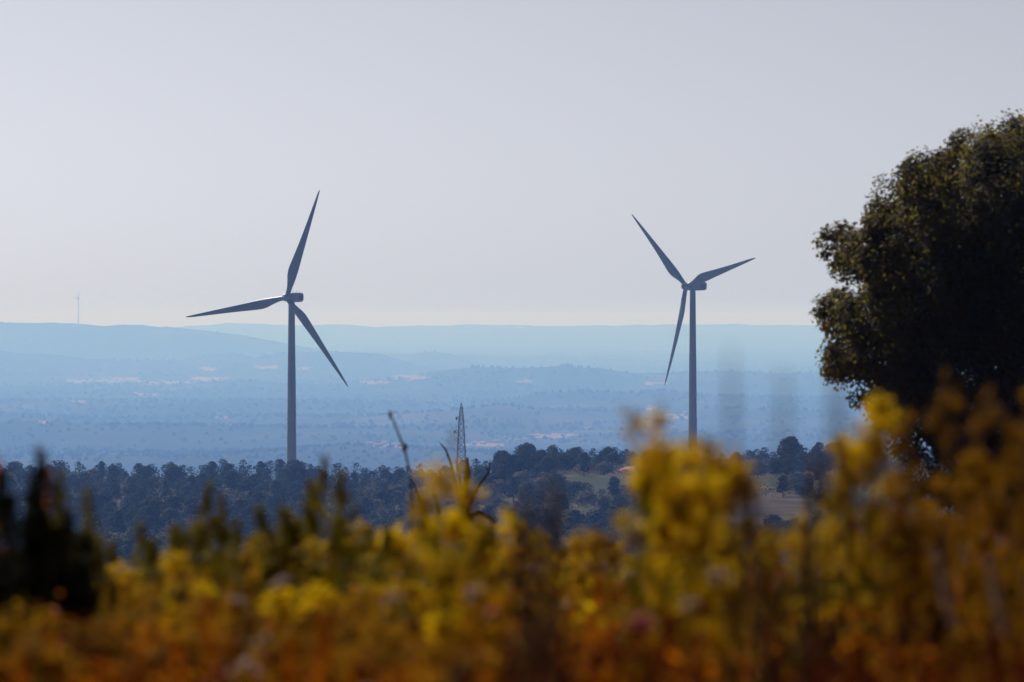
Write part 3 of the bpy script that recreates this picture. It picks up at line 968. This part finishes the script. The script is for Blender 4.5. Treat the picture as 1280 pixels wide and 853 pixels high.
def put(name, px, ytop, d, variant, label, cat, group=None, heads=None, hs=1.0, width=1.0, lean=0.0, rz=None, nh=99):
    """stand a plant on the meadow at distance d so that its tip reaches row ytop"""
    x = (px - 640) / F * d
    z0 = gz(x, d)
    tall = at(px, ytop, d).z - z0
    tall = max(tall, 0.15)
    t = bpy.data.objects.new(name, None); COL.objects.link(t)
    t.location = (x, d, z0)
    k = tall / variant[-1]
    t.rotation_euler = (0, lean, rnd.uniform(0, 6.28) if rz is None else rz)
    link('stem', variant[0], t, scale=(width, width, k))
    if isinstance(variant[1], list):
        for s in variant[1]: link('seed_spike', s, t, scale=(width, width, k))
    else:
        link('foliage', variant[1], t, scale=(width, width, k))
        if heads:
            for q in variant[2][:nh]:
                hm = HEADS[heads][rnd.randrange(4)]
                link('flower_head', hm, t, loc=(q.x * width, q.y * width, q.z * k), rot=(rnd.uniform(-.5, .5), rnd.uniform(-.5, .5), rnd.uniform(0, 6.28)), scale=hs * rnd.uniform(0.75, 1.2))
    tag(t, label, cat, group)
    return t


# the tall ones that stand out against the valley
Yp = 'yellow_flower_plant'
put(Yp, 790, 520, 17, YEL[3], 'lone yellow flower head on a bent stem above the red earth bank', 'flower', None, 'yel', 0.9, 0.55, R(-2))
put(Yp, 560, 552, 16, YEL[0], 'tall blurred yellow flower just left of the lattice mast', 'flower', None, 'yel', 0.9, 0.3, nh=7)
put(Yp, 574, 618, 19, YEL[1], 'yellow flower clump below the lattice mast', 'flower', None, 'yel', 1.0, 0.8)
GB = 'bushy yellow flowers hiding the right turbine foot'
for n_, (px, yt, d, k) in enumerate([(826, 574, 18, 2), (836, 628, 17.4, 1), (846, 564, 18.6, 4), (858, 604, 17.2, 4), (874, 560, 17.6, 1), (888, 618, 17.9, 0), (902, 566, 18.4, 2), (912, 594, 18.8, 3)]):
    put(Yp, px, yt, d, YEL[k], f'{ORD[n_]} from the left of the bushy yellow plants hiding the right turbine foot', 'flower', GB, 'yel', 0.95, 0.38)
for n_, (px, yt, d, k) in enumerate([(1062, 556, 18.8, 0), (1073, 508, 18, 1), (1090, 534, 18.5, 3)]):
    put(Yp, px, yt, d, YEL[k], f'{ORD[n_]} from the left of the yellow plants under the oak crown edge', 'flower', 'yellow flowers under the oak', 'yel', 1.0, 0.6)
put('gold_flower_plant', 1134, 492, 17, GOLD[0], 'slim faded gold plant against the dark oak, left of its forked neighbour', 'flower', None, 'gold', 0.55, 0.28)
put('gold_flower_plant', 1166, 490, 17, GOLD[1], 'forked faded gold plant against the middle of the dark oak', 'flower', None, 'gold', 0.55, 0.32, R(3))
for n_, (px, yt, d, k) in enumerate([(1105, 592, 18, 2), (1128, 610, 17, 0), (1150, 572, 17, 0), (1180, 612, 17.5, 2), (1203, 600, 17, 1), (1226, 572, 16, 2), (1247, 548, 16, 0), (1268, 515, 15, 1), (1288, 488, 15, 2), (1296, 640, 18, 0)]):
    put('gold_flower_plant', px, yt, d, GOLD[k], f'{ORD[n_]} from the left of the faded gold plants before the oak trunk', 'flower', 'faded gold flowers before the oak', 'gold', 0.75, 0.7)
# olive-green upright stems on the left and by the left turbine foot
for (px, yt, d, k, w, lb) in [(372, 572, 24, 0, 0.7, 'tallest olive spike beside the left turbine foot'), (385, 600, 25, 1, 0.8, 'olive spike leaning close to the left turbine foot, lower'), (452, 592, 22, 0, 1.0, 'solitary blunt olive spike between left turbine and bent stalk'),
                              (255, 604, 22, 0, 0.8, 'slim olive spike left of the left turbine'), (303, 620, 24, 0, 0.6, 'short thin olive spike just left of the left turbine'), (118, 612, 20, 1, 0.6, 'olive spike at the right flank of the dark shrub'), (92, 590, 20, 0, 0.7, 'tall olive spike growing out of the dark shrub'), (640, 660, 24, 1, 0.8, 'low olive spike right of the dead branches')]:
    put('olive_spike_plant', px, yt, d, GREENV[k], lb, 'plant', 'olive spikes', width=w * 1.4)
for k in range(26):
    px = 135 + 12.4 * k + rnd.uniform(-8, 8)
    put('olive_spike_plant', px, np.interp(px, [130, 230, 330, 400, 460], [668, 652, 640, 632, 650]) + rnd.uniform(-8, 26), rnd.uniform(21, 27), GREENV[k % 2], 'one of the low olive spikes along the wood below the left turbine', 'plant', 'low olive spikes left of the bent stalk', width=rnd.uniform(1.0, 1.6))
# dark shrub at the left edge: one bush of several upright dense shoots
x0 = (55 - 640) / F * 19; z0 = gz(x0, 19)
sh = bpy.data.objects.new('dark_shrub', None); COL.objects.link(sh); sh.location = (x0, 19, z0)
for k, (px, yt, dd) in enumerate([(43, 563, 0), (52, 590, .1), (34, 600, -.1), (62, 620, .15), (76, 640, 0), (88, 650, -.1), (100, 668, .1), (108, 690, 0), (60, 660, -.2), (118, 700, .1), (40, 640, .2), (70, 690, .1), (92, 700, 0)]):
    p = at(px, yt, 19 + dd)
    v = SHRUBV[k % 2]; kk = (p.z - z0)
    sc = (0.85, 0.85, kk)
    lx = p.x - x0
    link('stem', v[0], sh, loc=(lx, dd, 0), scale=sc)
    for s in v[1]: link('shoot', s, sh, loc=(lx, dd, 0), scale=sc)
tag(sh, 'nearly black upright shrub at the left edge of the meadow', 'shrub')
for (px, yt, d, w) in [(2, 600, 22, 1.0), (14, 575, 22, .7), (-12, 560, 21, 1.0), (70, 585, 23, .6)]:
    put('rust_spike_plant', px, yt, d, RUSTV[0], 'one of the rust-brown spikes around the dark shrub at the left edge', 'plant', 'rust spikes by the dark shrub', width=w)
# very near thin plumes, a pale smear in front of the valley
for (px, yt, lb, ln) in [(922, 425, 'faint out-of-focus grass plume nearest the right turbine tower', 0.5), (952, 450, 'faint out-of-focus grass plume, second right of the right turbine tower', -0.5), (990, 430, 'faint out-of-focus grass plume, third right of the right turbine tower', 0.8), (1036, 470, 'faint out-of-focus grass plume touching the oak crown', -0.3)]:
    put('grass_plume', px, yt + 15, 9.0, PLUME[0], lb, 'grass', 'near out-of-focus grass plumes', width=0.26, lean=R(ln * 3))
# pale stalks and heads
put('pale_stalk', 1177, 690, 15, PALEV, 'upright bleached stalk in the lower right meadow', 'stalk', None, width=0.6)
put('pale_stalk', 1258, 700, 15, PALEV, 'lilac-grey bleached stalk at the lower right edge', 'stalk', None, width=0.7, lean=R(-3))
for (px, py, d, h_, lb) in [(490, 722, 20, 'pale', 'bleached flower head below the bent dark stalk'), (615, 738, 20, 'pink', 'pink flower head low in the middle of the meadow'), (596, 712, 21, 'pale', 'bleached flower head just above the pink one'), (345, 705, 23, 'pale', 'bleached flower head low below the left turbine'),
                            (300, 728, 23, 'pale', 'bleached flower head lower left of the left turbine'), (900, 690, 21, 'pale', 'bleached flower head below the big yellow bush'), (862, 725, 19, 'pale', 'lower bleached flower head below the big yellow bush'), (802, 748, 19, 'pink', 'dusty pink flower head right of the meadow middle'), (455, 838, 17, 'pale', 'whitish flower head at the bottom edge'), (714, 742, 26, 'pale', 'round pale seed head in the middle meadow'), (670, 695, 26, 'pale', 'small pale head under the curved dead branch')]:
    v = DRY[rnd.randrange(3)]
    put('dried_flower', px, py - 8, d - 4.5, v, lb, 'flower', 'bleached and pink dried flowers', h_, 0.9, 0.25, nh=1)

for n_, (px, yt, d) in enumerate([(935, 662, 19), (958, 668, 19.5), (985, 670, 18.5), (1008, 664, 19), (1030, 650, 19.5), (1046, 630, 19)]):
    put(Yp, px, yt, d, YEL[n_ % 5], f'{ORD[n_]} from the left of the low yellow plants between yellow bush and oak', 'flower', 'low yellow flowers left of the oak', 'yel', 0.7, 0.8)
for n_, (px, yt) in enumerate([(664, 622), (696, 608), (950, 600), (1008, 572)]):
    put('straw_grass', px, yt, 9.5 + 0.3 * n_, PLUME[0], f'{ORD[n_]} from the left of the tan grass plumes blurred before the wood', 'grass', 'tan grass plumes before the wood', width=0.9)
# meadow of individual plants under the tall ones
SKY_X = [-80, 0, 40, 120, 180, 240, 300, 360, 430, 500, 540, 600, 640, 700, 780, 820, 930, 960, 1040, 1100, 1200, 1280, 1360]
SKY_Y = [690, 690, 700, 690, 680, 668, 655, 640, 655, 640, 620, 640, 690, 660, 655, 640, 640, 650, 640, 600, 610, 590, 590]
r = np.random.default_rng(77)
cnt = 0
for k in range(150):
    px = -60 + 1400 * ((k * 0.6180339) % 1.0)
    d = r.uniform(13.5, 27)
    sk = np.interp(px, SKY_X, SKY_Y)
    lift = (d - 13.5) / 13.5
    yt = sk + (840 - sk) * (1 - lift) ** 1.2 * r.uniform(0.75, 1.0) + r.uniform(-6, 22)
    yt = min(yt, 838)
    warm = (yt - (690 if px < 560 else 640)) / 185 + 0.25 + max(0, (px - 650) / 900) + r.uniform(-0.25, 0.25)
    if warm < 0.50:
        put(Yp, px, yt, d, YEL[k % 5], 'one of the blurred yellow flowers filling the upper meadow', 'flower', 'yellow flowers in the meadow', 'yel' if r.random() < 0.75 else 'gold', 1.0, 1.0)
    elif warm < 0.8:
        put('gold_flower_plant', px, yt, d, GOLD[k % 3], 'one of the blurred faded gold flowers in the middle meadow', 'flower', 'gold flowers in the meadow', 'gold', 1.0, 1.0)
    elif warm < 1.05:
        put('rust_spike_plant', px, yt, d, RUSTV[k % 3], 'one of the blurred rust-brown seed spikes in the lower meadow', 'plant', 'rust spikes in the meadow')
    else:
        put('dark_red_spike_plant', px, yt, d, DREDV[k % 2], 'one of the blurred dark red spikes at the bottom of the meadow', 'plant', 'dark red spikes in the meadow')

for n_, (px, yt, d) in enumerate([(1120, 668, 20), (1150, 690, 19), (1205, 676, 20), (1228, 700, 18), (1245, 680, 20), (1272, 705, 18), (1292, 690, 19)]):
    put('gold_flower_plant', px, yt, d, GOLD[n_ % 3], f'{ORD[n_]} from the left of the low gold plants around the bleached stalks', 'flower', 'low gold flowers around the bleached stalks', 'gold', 0.8, 0.9)
# the uncountable rest of the meadow
MS = [M_yel, M_gold, M_olive, M_brown, M_rust, M_dred, M_straw, M_pale, M_pink, M_green]
Q = []; MI = []
NP = 5200
d = 10.5 + 45 * r.random(NP) ** 1.25
half = 0.08 * d + 2.0
x = r.uniform(-1, 1, NP) * half
z = ground(x, d)
u = 640 + x / d * F
sk = np.interp(u, SKY_X, SKY_Y) + 14
hmax = np.maximum(0.12, (CZ - (sk - HOR) / F * d) - z)
hgt = np.minimum(hmax * r.uniform(0.80, 1.0, NP), r.uniform(0.38, 0.82, NP))
tone = fbm(x * 1.3, d * 0.35, 90, 3)
for i in range(NP):
    row = HOR + (CZ - z[i] - hgt[i]) / d[i] * F
    warm = (row - np.interp(u[i], [450, 700], [715, 650])) / 170 + 0.25 + max(0, (u[i] - 650) / 900) + 0.55 * tone[i] + r.uniform(-0.2, 0.2)
    if warm < 0.45: pal = [0, 0, 1, 2, 2, 9, 3]
    elif warm < 0.75: pal = [1, 1, 2, 3, 4, 2, 0]
    elif warm < 1.05: pal = [4, 3, 4, 5, 2, 3, 1]
    else: pal = [5, 4, 5, 3, 5, 4, 5]
    n1, n2 = 26, 34
    base = np.array([x[i], d[i], z[i]])
    bend = r.normal(size=2) * 0.06
    # stems
    tt = np.array([0, .5, 1.0])
    for s_ in range(2):
        off = r.normal(size=2) * 0.05
        pth = np.stack([base[0] + off[0] * (0.2 + tt) + bend[0] * tt ** 2, base[1] + off[1] * (0.2 + tt) + bend[1] * tt ** 2, base[2] + hgt[i] * tt * (1 - .1 * s_)], -1)
        Q.append(ribbon(pth, [.006, .005, .003])); MI.append(np.full(2, 5 if warm > 0.7 else 2))
    # leaves up the stems
    t = r.uniform(0.1, 0.95, n1)
    c = base + np.stack([r.normal(size=n1) * 0.045 + bend[0] * t ** 2, r.normal(size=n1) * 0.045 + bend[1] * t ** 2, hgt[i] * t], -1)
    Q.append(leaf_quads(c, r.uniform(.03, .065, n1), r, 0.34)); MI.append(np.full(n1, pal[r.integers(2, 7)]))
    # heads
    hc = base + np.array([bend[0], bend[1], hgt[i]])
    for s_ in range(3):
        hcc = hc + np.array([r.normal() * 0.045, r.normal() * 0.045, -abs(r.normal()) * 0.06])
        m_ = n2 // 3
        c = hcc + r.normal(size=(m_, 3)) * np.array([.018, .018, .013 if warm < 0.6 else .03])
        Q.append(leaf_quads(c, r.uniform(.012, .024, m_), r, 0.7)); 
        q_ = pal[r.integers(0, 3)]
        if r.random() < 0.02: q_ = 7 if r.random() < 0.75 else 8
        MI.append(np.full(m_, q_))
# farther grass and herbs up to the brow
NT = 2500
d = r.uniform(45, 110, NT); x = r.uniform(-1, 1, NT) * (0.08 * d + 3)
z = ground(x, d); h_ = r.uniform(0.25, 0.55, NT)
for k in range(6):
    c = np.stack([x + r.normal(size=NT) * .08, d + r.normal(size=NT) * .08, z + h_ * r.uniform(0.1, 1.0, NT)], -1)
    Q.append(leaf_quads(c, r.uniform(.08, .2, NT), r, 0.3, axis=np.tile([0, 0, 1.0], (NT, 1))))
    MI.append(np.array([2, 3, 6, 1, 9, 3])[r.integers(0, 6, NT)])
o = link('meadow', quads_mesh('meadow', np.concatenate(Q), MS, np.concatenate(MI)))
tag(o, 'out-of-focus meadow of yellow and rust coloured wild plants', 'meadow', kind='stuff')

# ------------------------------------------------------------------ dead branches on the brow, bent dark stalk
DB = 100.0
bx_ = at(583, 640, DB); b0 = gz(bx_.x, DB)
dead = bpy.data.objects.new('dead_shrub', None); COL.objects.link(dead); dead.location = (bx_.x, DB, b0)


def pxpath(pts, d, o):
    return [at(a, b, d) - o for a, b in pts]


O = Vector((bx_.x, DB, b0))
foot = Vector((0, 0, -0.2))
BR = [([(583, 640), (582, 612), (584, 592), (584, 572)], [.045, .038, .05, .018]), ([(581, 640), (577, 612), (574, 592), (569, 575)], [.025, .018, .012, .008]),
      ([(585, 640), (592, 620), (600, 605), (611, 590), (613, 575)], [.03, .024, .022, .016, .008]), ([(611, 592), (605, 577)], [.012, .006]),
      ([(578, 640), (570, 605), (563, 578), (557, 562), (550, 554)], [.022, .02, .018, .014, .008]),
      ([(583, 655), (590, 644), (598, 641), (610, 646), (622, 656)], [.05, .045, .05, .035, .014]), ([(583, 670), (600, 663), (620, 660), (640, 664)], [.03, .026, .02, .01]), ([(600, 642), (605, 652), (608, 664)], [.012, .01, .006]),
      ([(540, 660), (530, 640), (524, 622), (515, 600)], [.05, .04, .02, .008]), ([(545, 660), (549, 640), (543, 620), (536, 606)], [.03, .022, .014, .006]), ([(533, 650), (521, 640), (512, 622)], [.02, .014, .006]),
      ([(660, 690), (652, 672), (640, 661)], [.02, .015, .008]), ([(648, 668), (668, 664), (690, 680)], [.02, .018, .01])]
for k, (pts, rad) in enumerate(BR):
    P = pxpath(pts, DB + rnd.uniform(-.6, .6), O)
    if pts[0][1] >= 640: P = [Vector((P[0].x * 0.9, P[0].y, -0.15))] + P; rad = [rad[0] * 1.2] + rad
    v, f = tube(P, rad, 6)
    link('branch', py_mesh('branch', v, f, M_dead, True), dead)
tag(dead, 'leafless dead shrub with dark bare branches below the lattice mast', 'shrub')
DS = 55.0
O = Vector((at(512, 600, DS).x, DS, gz(at(512, 600, DS).x, DS)))
stk = bpy.data.objects.new('bent_stalk', None); COL.objects.link(stk); stk.location = O
v, f = tube([Vector((0.02, 0, -0.1))] + pxpath([(514, 610), (510, 580), (505, 560), (497, 540), (490, 522), (486, 513)], DS, O), [.010, .008, .008, .010, .008, .007, .004], 6)
link('stem', py_mesh('stem', v, f, M_dead, True), stk)
r2 = np.random.default_rng(4)
for (px, py, w, n_) in [(506, 560, .014, 40), (488, 518, .012, 40)]:
    c = np.array(at(px, py, DS) - O) + r2.normal(size=(n_, 3)) * np.array([w * .6, w * .6, w])
    link('seed_head', quads_mesh('seed_head', leaf_quads(c, r2.uniform(.012, .028, n_), r2, 0.6), M_dead), stk)
tag(stk, 'bent dark stalk leaning left between left turbine and lattice mast', 'stalk')
